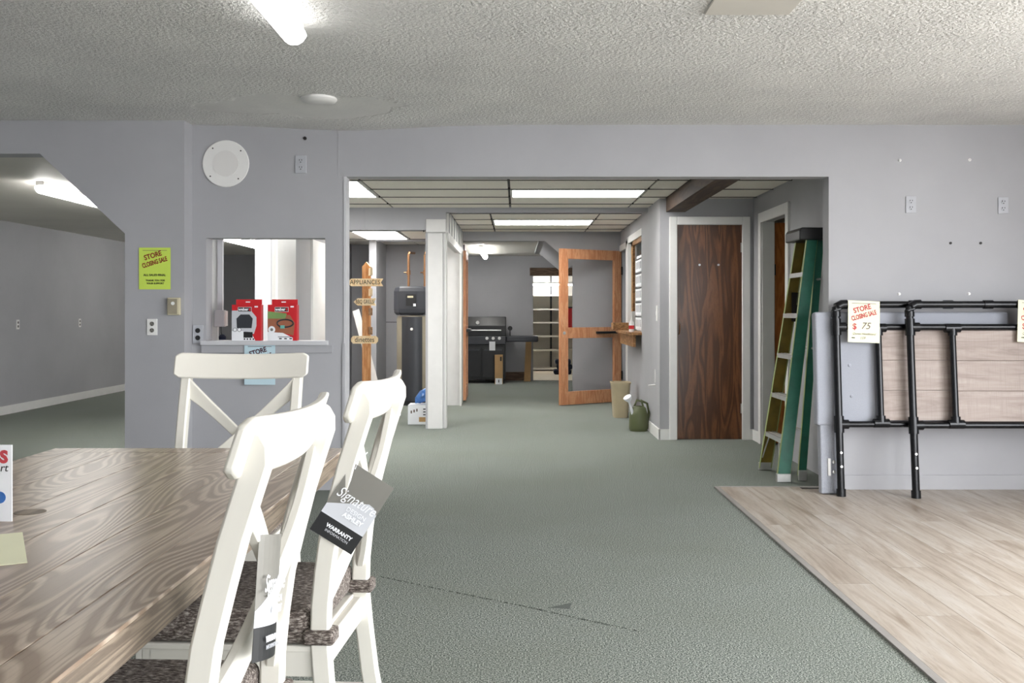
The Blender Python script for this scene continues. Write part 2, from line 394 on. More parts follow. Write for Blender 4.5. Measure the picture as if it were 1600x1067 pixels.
def panel_light(label, x0, x1, y0, y1, z, group='flat ceiling light panels'):
    t = thing('ceiling_light_panel', label, 'ceiling light', ((x0+x1)/2, (y0+y1)/2, z), (0,0,0), group)
    w, d = (x1-x0)/2, (y1-y0)/2
    f = MB().box(-w,w,-d,-d+0.02,-0.004,0.03).box(-w,w,d-0.02,d,-0.004,0.03).box(-w,-w+0.02,-d,d,-0.004,0.03).box(w-0.02,w,-d,d,-0.004,0.03)
    f.build('frame', M['white'], t); B('diffuser', M['panel_lit'], -w+0.018, w-0.018, -d+0.018, d-0.018, 0.0, 0.014, t)
panel_light('lit ceiling panel over the near left bay of the passage, by the pass-through', -2.395, -1.29, 8.14, 8.73, 2.285)
panel_light('lit ceiling panel over the left bay, next to the hanging soffit', -2.395, -1.29, 8.74, 9.32, 2.285)
panel_light('wide lit ceiling panel between the white tiles of the passage, before the soffit', -0.055, 1.145, 8.74, 9.32, 2.285)
panel_light('lit ceiling panel in the corridor ceiling before the back doorway', -0.28, 0.91, 11.61, 12.29, 2.285)
panel_light('lit ceiling panel above the water heater nook', -2.01, -1.44, 12.02, 13.33, 2.185)
struct(B('beam', M['beam'], 1.42, 1.60, 6.92, 13.4, 2.16, 2.30))
bpy.data.objects['beam'].name = 'trim_beam'

# ------------------------------------------------------------------ passage walls
hd = MB().box(-2.4, -0.73, 10.30, 10.42, 2.06, 2.32).box(-0.73, 1.42, 10.30, 10.42, 2.244, 2.32)
hdo = struct(hd.build('wall_soffit', M['wall']))
for xx in (-2.05, -1.62): B('batten', M['wall'], xx, xx+0.045, 10.29, 10.30, 2.06, 2.29, hdo)
pil = struct(MB().box(-0.923, -0.765, 10.33, 10.50, 0, 2.30).box(-0.765, -0.73, 10.36, 10.50, 0, 2.3).build('wall_pillar', M['offwhite'], None, 0.004))
B('pillar_edge', M['wall'], -0.945, -0.923, 10.34, 10.5, 0, 2.2, pil)
side = struct(MB().box(-0.80, -0.73, 10.50, 13.4, 1.975, 2.30).box(-0.92, -0.72, 12.9, 13.42, 0, 2.3).build('wall_corridor_left', M['offwhite']))
for k in range(6): B('batten', M['wall'], -0.73, -0.722, 10.75+k*0.44, 10.79+k*0.44, 2.06, 2.29, side)
B('trim_rail', M['white'], -0.74, -0.715, 10.5, 13.4, 1.96, 2.05, side)
B('door_casing', M['white'], -0.735, -0.71, 12.84, 12.92, 0, 1.97, side)
struct(B('wall_nook_back', M['wall'], -2.5, -0.75, 14.5, 14.62, 0, 2.3))
B('rail_line', M['darkslot'], -2.3, -0.9, 14.492, 14.5, 1.06, 1.068, bpy.data.objects['wall_nook_back'])
struct(B('baseboard_nook', M['offwhite'], -2.4, -2.385, 12.7, 14.5, 0, 0.09))
struct(B('wall_nook_right', M['offwhite'], -0.92, -0.80, 13.42, 14.6, 0, 2.3))
# corridor right wall x = 1.40 : closet side, ledge window, doorway
cr = MB().box(1.40, 1.50, 9.57, 10.84, 0, 2.3).box(1.40, 1.50, 10.84, 12.42, 0, 0.98).box(1.40, 1.50, 10.84, 12.42, 2.06, 2.3)
cr.box(1.40, 1.50, 12.42, 12.62, 0, 2.3).box(1.40, 1.50, 12.62, 13.4, 2.02, 2.3)
cro = struct(cr.build('wall_corridor_right', M['wall']))
B('door_casing', M['white'], 1.385, 1.40, 12.54, 12.63, 0, 2.10, cro); B('door_casing', M['white'], 1.385, 1.40, 12.54, 13.40, 2.02, 2.10, cro)
w3 = struct(MB().box(1.38,1.5,10.80,10.88,0.95,2.14).box(1.38,1.5,12.38,12.46,0.95,2.14).box(1.38,1.5,10.8,12.46,2.06,2.14).build('window_3', M['white']))
B('pane', M['glass'], 1.44, 1.446, 10.88, 12.38, 0.98, 2.06, w3)
B('sash_strip', M['ledgewood'], 1.40, 1.43, 12.0, 12.14, 1.22, 2.06, w3); B('sash_strip', M['ledgewood'], 1.40, 1.43, 10.88, 12.14, 2.01, 2.06, w3)
# office behind
struct(MB().box(2.25, 2.35, 9.57, 13.6, 0, 2.3).box(1.5, 2.35, 13.4, 13.55, 0, 2.3).build('wall_office', M['paleblue']))
struct(B('ceiling_office', M['tile'], 1.5, 2.35, 9.5, 13.55, 2.29, 2.36))
# closet with walnut door
cl = MB().box(1.36, 1.515, 9.45, 9.57, 0, 2.3).box(2.15, 2.26, 9.45, 9.57, 0, 2.3).box(1.515, 2.15, 9.45, 9.57, 2.045, 2.3).box(1.36, 1.40, 9.57, 10.84, 0, 2.3)
struct(cl.build('wall_closet', M['wall']))
dr = struct(B('door_1', M['doorwood'], 1.5155, 2.1495, 9.472, 9.512, 0.004, 2.0445))
B('door_casing', M['white'], 1.45, 1.523, 9.43, 9.47, 0, 2.115, dr, 0.004); B('door_casing', M['white'], 2.142, 2.215, 9.43, 9.47, 0, 2.115, dr, 0.004)
B('door_casing', M['white'], 1.523, 2.142, 9.43, 9.47, 2.04, 2.115, dr, 0.004)
for xx in (1.74, 1.92): MB().disc_y(xx, 1.66, 0.010, 9.455, 9.475, 12).build('hook', M['silver'], dr)
MB().tube([(1.545,9.462,1.0),(1.55,9.44,1.03),(1.55,9.44,1.09),(1.545,9.462,1.12)], 0.005, 8).build('handle', M['copper'], dr)
for zz in (0.25, 1.78): B('hinge', M['silver'], 2.132, 2.142, 9.456, 9.474, zz, zz+0.09, dr)
struct(MB().box(1.352, 1.45, 9.435, 9.45, 0, 0.10).box(1.345, 1.36, 9.435, 10.8, 0, 0.10).box(2.215, 2.25, 9.435, 9.45, 0, 0.1).build('baseboard_closet', M['white']))
# right passage wall with doorway
rw = MB().box(2.25, 2.35, 6.91, 8.27, 0, 2.3).box(2.25, 2.35, 9.12, 9.57, 0, 2.3).box(2.25, 2.35, 8.27, 9.12, 2.04, 2.3)
rwo = struct(rw.build('wall_passage_right', M['wall']))
for (a, b, z0, z1) in ((8.19, 8.28, 0, 2.12), (9.11, 9.20, 0, 2.12), (8.28, 9.11, 2.03, 2.12)): B('door_casing', M['white'], 2.232, 2.25, a, b, z0, z1, rwo)
for a, b in ((8.27, 8.285), (9.105, 9.12)): B('door_jamb', M['white'], 2.25, 2.36, a, b, 0, 2.04, rwo)
struct(B('baseboard_passage', M['white'], 2.238, 2.25, 9.2, 9.45, 0, 0.10))
d2 = struct(B('door_2', M['dooramber'], 2.37, 3.13, 9.13, 9.17, 0.01, 2.03))
B('hinge', M['darkslot'], 2.35, 2.375, 9.12, 9.13, 1.55, 1.65, d2)
struct(MB().box(2.35, 4.2, 9.4, 9.5, 0, 2.4).box(4.1, 4.2, 6.9, 9.5, 0, 2.4).build('wall_room_right', M['storage_white']))
struct(B('ceiling_room_right', M['tile'], 2.35, 4.2, 6.91, 9.5, 2.29, 2.36))

# ------------------------------------------------------------------ back room & storage
bw = MB().box(-1.9, 0.30, 13.4, 13.55, 2.167, 2.32).box(-1.9, -0.92, 13.42+1.2, 13.55+1.2, 0, 2.3)
bw.prism([(0.30,2.167),(0.38,2.167),(0.76,1.846),(0.76,2.3),(0.30,2.3)], 13.4, 16.4)
struct(bw.build('wall_corridor_back', M['wall']))
struct(B('wall_partition', M['wall'], 0.76, 1.42, 13.44, 13.56, 0, 2.3))
struct(B('wall_backroom_left', M['wall'], -2.0, -1.9, 13.5, 17.7, 0, 2.4))
struct(B('wall_backroom_right', M['wall'], 1.42, 1.52, 13.4, 17.6, 0, 2.3))
struct(B('ceiling_backroom', M['storage_white'], -2.0, 1.5, 13.55, 17.75, 2.2, 2.3))
fw = MB().box(-2.0, 0.294, 17.6, 17.75, 0, 2.3).box(1.0, 1.5, 17.6, 17.75, 0, 2.3).box(0.294, 1.0, 17.6, 17.75, 1.85, 2.3)
fwo = struct(fw.build('wall_far', M['wall']))
B('lintel', M['oldwood'], 0.235, 1.05, 17.56, 17.6, 1.85, 1.99, fwo, 0.004)
struct(B('baseboard_far', M['oldwood'], -0.55, 0.22, 17.575, 17.6, 0, 0.15))
struct(MB().box(-1.0, 3.2, 21.2, 21.3, 0, 2.4).box(-1.0, -0.9, 17.75, 21.3, 0, 2.4).box(3.1, 3.2, 17.75, 21.3, 0, 2.4).box(1.5,3.2,17.62,17.75,0,2.4).build('wall_storage', M['storage_white']))
struct(B('ceiling_storage', M['storage_white'], -1.0, 3.2, 17.7, 21.3, 2.3, 2.4))

# ------------------------------------------------------------------ lamps with tubes
def tube_light(label, x, y0, y1, z, w=0.05, lit='tube_lit'):
    t = thing('tube_light', label, 'ceiling light', (x, (y0+y1)/2, z), (0,0,0), 'strip lights on plain ceilings')
    h = (y1-y0)/2
    B('housing', M['white'], -w*0.75, w*0.75, -h, h, -0.035, 0.0, t, 0.004)
    prof = [(-w,-0.03),(-w,-0.06),(-w*0.75,-0.085),(-w*0.3,-0.097),(w*0.3,-0.097),(w*0.75,-0.085),(w,-0.06),(w,-0.03)]
    MB().prism(prof, -h-0.005, h+0.005).build('tube_cover', M[lit], t, 0.02, True)
tube_light('long lit strip light on the textured shop ceiling beside the ceiling disc', -0.98, 2.6, 4.40, 2.487, 0.055, 'tube_shop')
tube_light('lit strip light seen through the angled wall opening', -3.93, 8.2, 10.6, 2.29, 0.045)
tube_light('lit strip light seen through the pass-through opening', -4.03, 13.3, 15.9, 2.29, 0.05)
tube_light('short lit strip light in the back room by the barbecue', -0.53, 14.7, 16.9, 2.2, 0.045)
t = thing('tube_light', 'lit strip light across the storage room above the shelves', 'ceiling light', (0.75, 20.2, 1.78), (0,0,PI/2))
B('housing', M['white'], -0.03, 0.03, -0.6, 0.6, 0.0, 0.03, t)
for q in (-0.45, 0.45): MB().tube([(0,q,0.03),(0,q,0.53)], 0.005, 8).build('hanger', M['silver'], t)
MB().tube([(0,-0.62,-0.018),(0,0.62,-0.018)], 0.02, 12).build('tube_cover', M['tube_storage'], t)
# smoke detector style disc
t = thing('ceiling_disc', 'round white flat disc cover on the textured ceiling', 'ceiling cover', (-1.17, 5.89, 2.468))
MB().lathe([(0.085,0.02),(0.105,0.016),(0.107,0.0),(0.098,-0.012),(0.07,-0.02),(0.0,-0.023)], 32).build('disc', M['white'], t, 0, True)

# ------------------------------------------------------------------ wall fittings
t = thing('wall_speaker', 'round white wall speaker with perforated grille above the pass-through', 'speaker', (-1.978, 6.78, 2.222))
MB().disc_y(0, 0, 0.16, -0.012, 0, 40).build('rim', M['white'], t, 0.006)
gr = N('perforated_white'); v = gr.map(); vo = gr.n('TexVoronoi'); vo.inputs['Scale'].default_value = 150; vo.inputs['Randomness'].default_value = 0.0; gr.l(v, vo.inputs['Vector'])
gr.col(gr.ramp(vo.outputs['Distance'], [(0.32, lin(110,108,106)), (0.42, lin(224,222,220))])).rough(0.5)
MB().disc_y(0, 0, 0.088, -0.016, -0.011, 36).build('grille', gr.m, t)
for a in (40, 130, 220, 310):
    MB().disc_y(0.135*math.cos(math.radians(a)), 0.135*math.sin(math.radians(a)), 0.005, -0.014, -0.011, 10).build('screw', M['darkslot'], t)
def outlet(label, x, y, z, mat, slot, w=0.038, h=0.06, rz=0, face=False):
    t = thing('wall_outlet', label, 'outlet', (x, y, z), (0,0,rz))
    B('cover_plate', mat, -w, w, -0.008, 0, -h, h, t, 0.002)
    for s in (-1, 1):
        r = MB().disc_y(0, s*h*0.40, h*0.27, -0.011, -0.007, 16).build('receptacle', slot if face else mat, t)
        for q in (-1, 1): B('slot', M['darkslot'], q*0.008-0.0018, q*0.008+0.0018, -0.0125, -0.0105, s*h*0.40+0.001, s*h*0.40+0.010, r)
        MB().disc_y(0, s*h*0.40-0.009, 0.0035, -0.0125, -0.0105, 8).build('slot', M['darkslot'], r)
M['outletgrey'] = plain('painted_outlet_grey', lin(176,178,184), 0.5)
outlet('grey painted outlet on the wall between round speaker and passage opening', -1.468, 6.78, 2.217, M['outletgrey'], M['outletgrey'])
outlet('dark grey outlet with black sockets beside the pass-through sill', -2.168, 6.78, 1.062, M['outletgrey'], M['black'], 0.036, 0.062, 0, True)
outlet('white outlet below the lime green paper sign', -2.421, 6.62, 1.113, M['white'], M['tagdark'], 0.034, 0.054, 0, True)
outlet('pale grey outlet high on the wall nearer the passage opening, above the headboards', 2.684, 6.78, 1.943, M['outletgrey'], M['outletgrey'], 0.035, 0.056)
outlet('pale grey outlet high on the wall farther from the passage opening, above the headboards', 3.312, 6.78, 1.938, M['outletgrey'], M['outletgrey'], 0.035, 0.056)
for yy, lb in ((12.07, 'small white outlet on the side room wall, nearer the angled opening'), (13.78, 'small white outlet on the side room wall, farther into the room')):
    outlet(lb, -6.05, yy, 1.06, M['white'], M['tagdark'], 0.035, 0.058, PI/2, True)
t = thing('thermostat', 'small beige wall thermostat beside the lime green sign', 'thermostat', (-2.272, 6.62, 1.25))
B('body', M['cream'], -0.042, 0.042, -0.03, 0, -0.058, 0.058, t, 0.006); B('face', M['taupe'], -0.034, 0.026, -0.033, -0.029, -0.05, 0.05, t)
MB().disc_y(-0.002, 0.02, 0.012, -0.036, -0.032, 14).build('dial', M['white'], t)
for i, (x, z) in enumerate(((2.61,2.245),(3.085,2.248),(2.605,1.335),(3.08,1.337))):
    t = thing('wall_anchor', ['white wall anchor above the outlets, nearer the passage opening', 'white wall anchor above the outlets, farther from the passage opening', 'white wall anchor just over the headboard pipes, nearer the passage opening', 'white wall anchor just over the headboard pipes, farther from the opening'][i], 'wall anchor', (x, 6.78, z), (0,0,0), 'wall anchors')
    MB().disc_y(0, 0, 0.010, -0.006, 0, 10).build('plug', M['white'], t); MB().disc_y(0, 0, 0.004, -0.014, -0.005, 8).build('pin', M['silver'], t)
for x in (2.955, 3.16):
    tag(MB().disc_y(x, 1.682, 0.009, 6.774, 6.785, 9).build('nail_hole', M['darkslot']), 'small dark hole in the grey wall between outlets and headboards', 'hole', 'wall holes')
tag(MB().disc_y(-1.44, 2.395, 0.012, 6.772, 6.785, 9).build('nail_hole', M['darkslot']), 'dark hole in the wall above the grey outlet', 'hole')
t = thing('electrical_box', 'white junction box with antenna and cable on top of the pillar', 'electrical box', (-0.83, 10.33, 2.10))
B('box', M['offwhite'], -0.105, 0.10, -0.06, 0, -0.065, 0.07, t, 0.006)
MB().tube([(-0.13,-0.02,-0.06),(-0.145,-0.02,0.02),(-0.155,-0.02,0.09)], 0.006, 8).build('antenna', M['black'], t)
MB().tube([(0.0,-0.02,0.07),(0.012,-0.02,0.12),(0.01,0.0,0.19)], 0.004, 8).build('cable', M['white'], t)
t = thing('electrical_box', 'grey outlet box with plug cord inside the pass-through', 'electrical box', (-2.062, 6.98, 1.17))
B('box', M['trim_grey'], -0.05, 0.02, -0.03, 0.03, -0.06, 0.055, t, 0.003); B('face', M['white'], 0.02, 0.03, -0.03, 0.03, -0.055, 0.05, t)
B('conduit', M['trim_grey'], -0.035, 0.0, 0.0, 0.03, 0.055, 0.60, t)
MB().tube([(-0.01,0,-0.06),(-0.005,-0.01,-0.10),(0,-0.01,-0.12)], 0.004, 8).build('cord', M['black'], t); MB().lathe([(0.0,-0.15),(0.024,-0.15),(0.026,-0.13),(0.014,-0.115),(0,-0.11)], 12).build('plug', M['denim'], t)
t = thing('wall_switch', 'white light switch strip on the closet side wall', 'switch', (1.36, 9.62, 1.20)); B('plate', M['white'], -0.008, 0, -0.03, 0.03, -0.075, 0.075, t, 0.003); B('toggle', M['white'], -0.014, -0.006, -0.008, 0.008, -0.02, 0.02, t)
t = thing('wall_hook', 'white bracket hook low on the closet side wall', 'hook', (1.36, 9.75, 0.52)); B('back', M['white'], -0.006, 0, -0.01, 0.01, 0.0, 0.13, t); MB().tube([(-0.003,0,-0.02),(-0.07,-0.02,-0.025)], 0.007, 8).build('arm', M['white'], t)
tag(B('wall_box', M['white'], -4.79, -4.72, 18.66, 18.80, 1.78, 2.06, None, 0.02), 'white rounded box mounted on the dark far wall of the side room', 'wall box')

# ------------------------------------------------------------------ paper signs
def sheet(parent, w, h, mat, curl=0.004):
    m = MB(); n = 6; secs = []
    for i in range(n+1):
        z = -h/2 + h*i/n; o = -curl*((z/(h/2))**2)
        secs.append([(-w/2, o, z), (w/2, o, z), (w/2, o+0.0008, z), (-w/2, o+0.0008, z)])
    return m.loft(secs).build('sheet', mat, parent)
def sale(name, label, loc, mat, ink, tilt=0, rx=0):
    t = thing(name, label, 'sign', loc, (rx, tilt, 0)); sheet(t, 0.21, 0.277, mat, 0.0)
    R = (PI/2, -math.radians(17), 0)
    text(t, 'STORE', 0.047, ink, (-0.012, -0.002, 0.085), R, bold=0.0012, sx=0.85)
    text(t, 'CLOSING SALE', 0.043, ink, (0.0, -0.002, 0.040), R, bold=0.0012, sx=0.60)
    B('print_line', M['inkgrey'], -0.08, 0.08, -0.0012, -0.0002, 0.119, 0.122, t)
    return t
t = sale('sale_sign', 'lime green store closing paper sign on the grey wall', (-2.4036, 6.615, 1.502), M['papergreen'], M['inkred'])
text(t, 'ALL SALES FINAL', 0.020, M['inkblack'], (0, -0.002, -0.044), bold=0.0004); text(t, 'THANK YOU FOR', 0.016, M['inkblack'], (0.004, -0.002, -0.080), bold=0.0004); text(t, 'YOUR SUPPORT', 0.016, M['inkblack'], (0.004, -0.002, -0.100), bold=0.0004)
sale('sale_sign', 'pale blue store closing paper sign below the pass-through sill', (-1.741, 6.752, 0.858), M['paperblue'], M['inkmaroon'])
def price(label, x, y, tilt):
    t = sale('price_sign', label, (x, y, 1.149), M['papercream'], M['inkred2'], tilt, -math.radians(5.3))
    text(t, '$', 0.055, M['inkred2'], (-0.062, -0.002, -0.035), bold=0.0008)
    text(t, '75', 0.062, M['inkgrey'], (0.01, -0.002, -0.030), shear=0.3)
    text(t, 'Queen Headboard', 0.020, M['inkgrey'], (0.0, -0.002, -0.082), shear=0.4); text(t, 'was', 0.014, M['inkblack'], (-0.07, -0.002, -0.108), bold=0.0004); text(t, '159', 0.024, M['inkgrey'], (-0.01, -0.002, -0.110), shear=0.4)
price('cream sale price sign on the pipe headboard farther left along the wall, near the ladder', 2.30, 6.592, math.radians(2.2))
price('cream sale price sign on the second pipe headboard', 3.39, 6.525, math.radians(4))

# ------------------------------------------------------------------ packaged goods on sill
def pack(name, label, x, z, kind):
    t = thing(name, label, 'box', (x, 6.80, z))
    w, h = 0.100, 0.245
    c = B('carton', M['red'], -w, w, -0.03, 0.03, 0, h, t, 0.002)
    B('hang_tab', M['red'], -w+0.022, w-0.002, -0.004, 0.004, h, h+0.036, t, 0.001); B('tab_slot', M['paperwhite'], -0.012, 0.018, -0.0055, -0.0035, h+0.014, h+0.022, t)
    f = -0.0315
    def pr(poly, mat, d=0): MB().prism(poly, f-0.0004*d, f+0.001).build('print_panel', mat, t)
    if kind == 0:
        pr([(-w,0.0),(0.06,0.0),(0.035,0.05),(-0.02,0.066),(-w,0.072)], M['paperwhite'], 1)
        pr([(-w,0.066),(-0.02,0.066),(0.05,0.045),(0.068,0.10),(0.068,0.16),(0.03,0.205),(-w,0.205)], M['taglight'], 1)
        pr([(-0.065,0.085),(0.035,0.085),(0.043,0.15),(0.02,0.178),(-0.04,0.178),(-0.068,0.15)], M['charcoal'], 2)
        pr([(-0.02,0.02),(0.042,0.02),(0.042,0.058),(-0.02,0.062)], M['black'], 2)
        for cx in (-0.078, -0.048): MB().disc_y(cx, 0.074, 0.0135, f-0.0015, f, 18).build('print_disc', M['charcoal'], t); MB().disc_y(cx, 0.074, 0.011, f-0.002, f, 18).build('print_disc', M['paperwhite'], t)
        for i in range(4): B('print_icon', M['inkblack'], -0.018+i*0.02, -0.008+i*0.02, f-0.0012, f, 0.006, 0.016, t)
        lx = -0.012
    else:
        pr([(-w,0.0),(0.07,0.0),(0.07,0.02),(0.0,0.055),(-w,0.062)], M['paperwhite'], 1)
        pr([(-w,0.06),(0.0,0.053),(0.075,0.035),(0.085,0.12),(0.05,0.175),(-w,0.175)], plain('print_brick', lin(156,96,70), 0.5), 1)
        pr([(-w,0.15),(0.02,0.15),(0.03,0.185),(-w,0.20)], plain('print_leaf', lin(120,150,90), 0.5), 2)
        MB().tube([(0.02+0.055*math.cos(a*PI/10), f-0.002, 0.118+0.026*math.sin(a*PI/10)) for a in range(20)]+[(0.075, f-0.002, 0.118)], 0.005, 8).build('print_hose', M['charcoal'], t)
        B('print_fitting', plain('print_teal', lin(110,180,170), 0.5), -0.012, 0.016, f-0.009, f, 0.083, 0.104, t)
        MB().disc_y(-0.072, 0.075, 0.024, f-0.002, f, 20).build('print_disc', M['paperwhite'], t); MB().disc_y(-0.072, 0.075, 0.010, f-0.0026, f, 16).build('print_disc', M['tagdark'], t)
        B('print_icon', M['inkblack'], -0.03, 0.07, f-0.0012, f, 0.024, 0.028, t)
        for i in range(3): B('print_icon', M['inkblack'], -0.022+i*0.035, -0.004+i*0.035, f-0.0012, f, 0.010, 0.018, t)
        lx = -0.005
    B('logo_plate', M['paperwhite'], lx-0.046, lx+0.046, f-0.0016, f, 0.196, 0.228, t); B('logo_plate', M['black'], lx-0.044, lx+0.044, f-0.0022, f, 0.198, 0.226, t)
    text(t, 'weber', 0.026, M['paperwhite'], (lx-0.008, f-0.0026, 0.2125), bold=0.0012); B('logo_mark', M['red'], lx+0.030, lx+0.040, f-0.0026, f, 0.204, 0.222, t)
    B('price_sticker', M['paperwhite'], 0.055, 0.078, f-0.001, f, 0.226, 0.236, t)
pack('product_box', 'red boxed black grill cover on the sill, nearer the outlet box', -1.836, 1.018, 0)
pack('product_box', 'red boxed gas hose on the pass-through sill', -1.592, 1.018, 1)

# ------------------------------------------------------------------ dining table
tb = thing('dining_table', 'long weathered oak dining table with thick planked top', 'table', (-1.054, 2.1, 0))
TW, Y0t, Y1t, ZT = 0.484, -1.25, 1.222, 0.76
B('top_core', M['tableedge'], -TW, TW, Y0t, Y1t, ZT-0.058, ZT-0.006, tb, 0.002)
def plank(x0, x1, y0, y1, rot=False):
    o = MB().box(-(x1-x0)/2+0.0007, (x1-x0)/2-0.0007, -(y1-y0)/2+0.0007, (y1-y0)/2-0.0007, 0, 0.007).build('top_plank', M['tableoak'], tb, 0.001, seg=1)
    o.location = ((x0+x1)/2, (y0+y1)/2, ZT-0.007); return o
xs = [-TW, -0.39, -0.235, -0.08, 0.08, 0.235, 0.39, TW]
for a, b in zip(xs, xs[1:]):
    full = a == -TW or b == TW
    plank(a, b, Y0t, Y1t if full else Y1t-0.10)
o = plank(-0.39, 0.39, Y1t-0.10, Y1t)
MB().lathe([(0.0,0),(0.034,0),(0.034,0.0015),(0,0.0015)], 28, (-0.05, 0.16, ZT-0.0005)).build('hole_cap', M['tableedge'], tb)
for sx in (-1, 1):
    for yy in (Y0t+0.45, Y1t-0.60):
        MB().box(sx*0.10-0.05, sx*0.10+0.05, yy-0.05, yy+0.05, 0, ZT-0.058).build('leg', M['tableedge'], tb, 0.004)
    B('apron', M['tableedge'], sx*0.22-0.012, sx*0.22+0.012, Y0t+0.3, Y1t-0.4, ZT-0.12, ZT-0.058, tb)
t = thing('table_sign', 'white standing card with red and black print on the table', 'sign', (-1.195, 2.16, 0.76))
B('card', M['paperwhite'], -0.10, 0.10, 0, 0.003, 0, 0.166, t)
text(t, 'S', 0.036, M['inkred2'], (0.083, -0.001, 0.139), bold=0.002); text(t, 'art', 0.024, M['inkblack'], (0.078, -0.001, 0.116), shear=0.2)
MB().disc_y(0.074, 0.052, 0.013, -0.001, 0.0005, 18).build('print_disc', M['bluebag'], t)
t = thing('paper_slip', 'cream paper slip lying flat on the oak table', 'paper', (-1.04, 1.88, 0.7602), (0,0,math.radians(28)))
B('sheet', M['papercream'], -0.10, 0.10, -0.14, 0.14, 0, 0.001, t); B('print_line', M['inkred2'], -0.02, 0.05, 0.06, 0.075, 0.001, 0.0014, t)

# ------------------------------------------------------------------ chairs
def backy(z):
    pts = [(0,-0.265),(0.25,-0.222),(0.45,-0.20),(0.58,-0.203),(0.72,-0.222),(0.88,-0.262),(1.06,-0.318)]
    for (a, ya), (b, yb) in zip(pts, pts[1:]):
        if z <= b: return ya + (yb-ya)*(z-a)/(b-a)
    return pts[-1][1]
def make_chair(label):
    t = thing('dining_chair', label, 'chair'); t.scale = (1.1, 1.05, 1)
    w = M['chairwhite']
    for sx in (-1, 1):
        secs = []
        zs = [0, 0.12, 0.25, 0.38, 0.47, 0.55, 0.63, 0.71, 0.79, 0.87, 0.94, 0.985, 1.012, 1.028, 1.035]
        for z in zs:
            y = backy(z); hd_ = 0.021 if z < 0.94 else 0.021
            front = y + hd_; rear = y - hd_
            if z > 0.985: rear = y - hd_ + 0.030*((z-0.985)/0.05)**2
            hx = 0.0165; xc = sx*(0.192 + 0.012*max(0, 0.47-z)/0.47)
            secs.append([(xc-hx, rear, z), (xc+hx, rear, z), (xc+hx, front, z), (xc-hx, front, z)])
        MB().loft(secs).build('back_post', w, t, 0.005, True)
    # top rail: bent board on the sitter's side of the posts
    secs = []
    for i in range(25):
        u = -1 + 2*i/24; x = 0.232*u
        bow = 0.030*(1-u*u); hh = 0.047; zc = 1.013 - 0.008*(1-u*u)
        e = max(0, (abs(u)-0.93)/0.07); hh *= (1 - 0.28*e*e)
        sec = []
        for (dz, dy) in ((-hh, 0), (hh, 0), (hh, 1), (-hh, 1)):
            z = zc + dz; y = backy(z) + 0.019 - bow + (0.019 if dy else 0.0)
            sec.append((x, y, z))
        secs.append(sec)
    MB().loft(secs).build('top_rail', w, t, 0.006, True)
    for sx in (-1, 1):
        secs = []
        for i in range(17):
            u = -1 + 2*i/16; x = 0.186*u*sx; zc = 0.745 + 0.185*u
            bow = 0.030*(1-u*u); off = 0.0 if sx > 0 else 0.004
            hw = 0.026 + 0.014*abs(u)**3
            y = backy(zc) - bow + off
            secs.append([(x, y-0.009, zc-hw), (x, y-0.009, zc+hw), (x, y+0.009, zc+hw), (x, y+0.009, zc-hw)])
        MB().loft(secs).build('cross_slat', w, t, 0.003, True)
    f = MB().box(-0.20, 0.20, 0.17, 0.195, 0.385, 0.45).box(-0.20, -0.178, -0.19, 0.18, 0.385, 0.45).box(0.178, 0.20, -0.19, 0.18, 0.385, 0.45).box(-0.18, 0.18, -0.205, -0.185, 0.385, 0.45)
    f.build('seat_frame', w, t, 0.003)
    B('seat_board', w, -0.205, 0.205, -0.185, 0.20, 0.442, 0.458, t, 0.004)
    cu = B('cushion', M['tweed'], -0.208, 0.208, -0.178, 0.215, 0.458, 0.538, t, 0.022)
    cu.modifiers['bevel'].segments = 4
    for sx in (-1, 1):
        yb = backy(0.48)
        lp = MB(); ring = [(-0.026,-0.032),(0.026,-0.032),(0.026,0.032),(-0.026,0.032)]
        lp.loft([[(sx*0.192+a*k, yb+b*k, z) for a, b in ring] for z, k in ((0.462,0.95),(0.468,1.06),(0.49,1.06),(0.496,0.95))])
        lp.build('cushion_tie', M['tweed'], cu, 0.006, True)
        MB().loft([[(sx*0.182+a*0.011*s, 0.178+b*0.011*s, z) for a, b in ((-1,-1),(1,-1),(1,1),(-1,1))] for z, s in ((0, 1.2), (0.39, 1.9))]).build('leg', w, t, 0.003)
        MB().box(sx*0.187-0.009, sx*0.187+0.009, -0.215, 0.18, 0.185, 0.215).build('stretcher', w, t, 0.003)
    B('stretcher', w, -0.18, 0.18, -0.03, -0.01, 0.187, 0.213, t, 0.003)
    return t
c0 = make_chair('white X-back chair at the head of the table, in front of the sill wall')
c0.location = (-1.047, 3.50, 0); c0.rotation_euler = (0,0,PI)
c1 = dup(c0, (-0.693, 1.73, 0), (0,0,PI/2-math.radians(2.2)), 'white X-back chair with a hang tag curled against its slats, by the yellow paper slip')
c2 = dup(c0, (-0.643, 2.49, 0), (0,0,PI/2-math.radians(3.4)), 'white X-back chair with a flat grey diamond-hung tag, between the other two chairs')

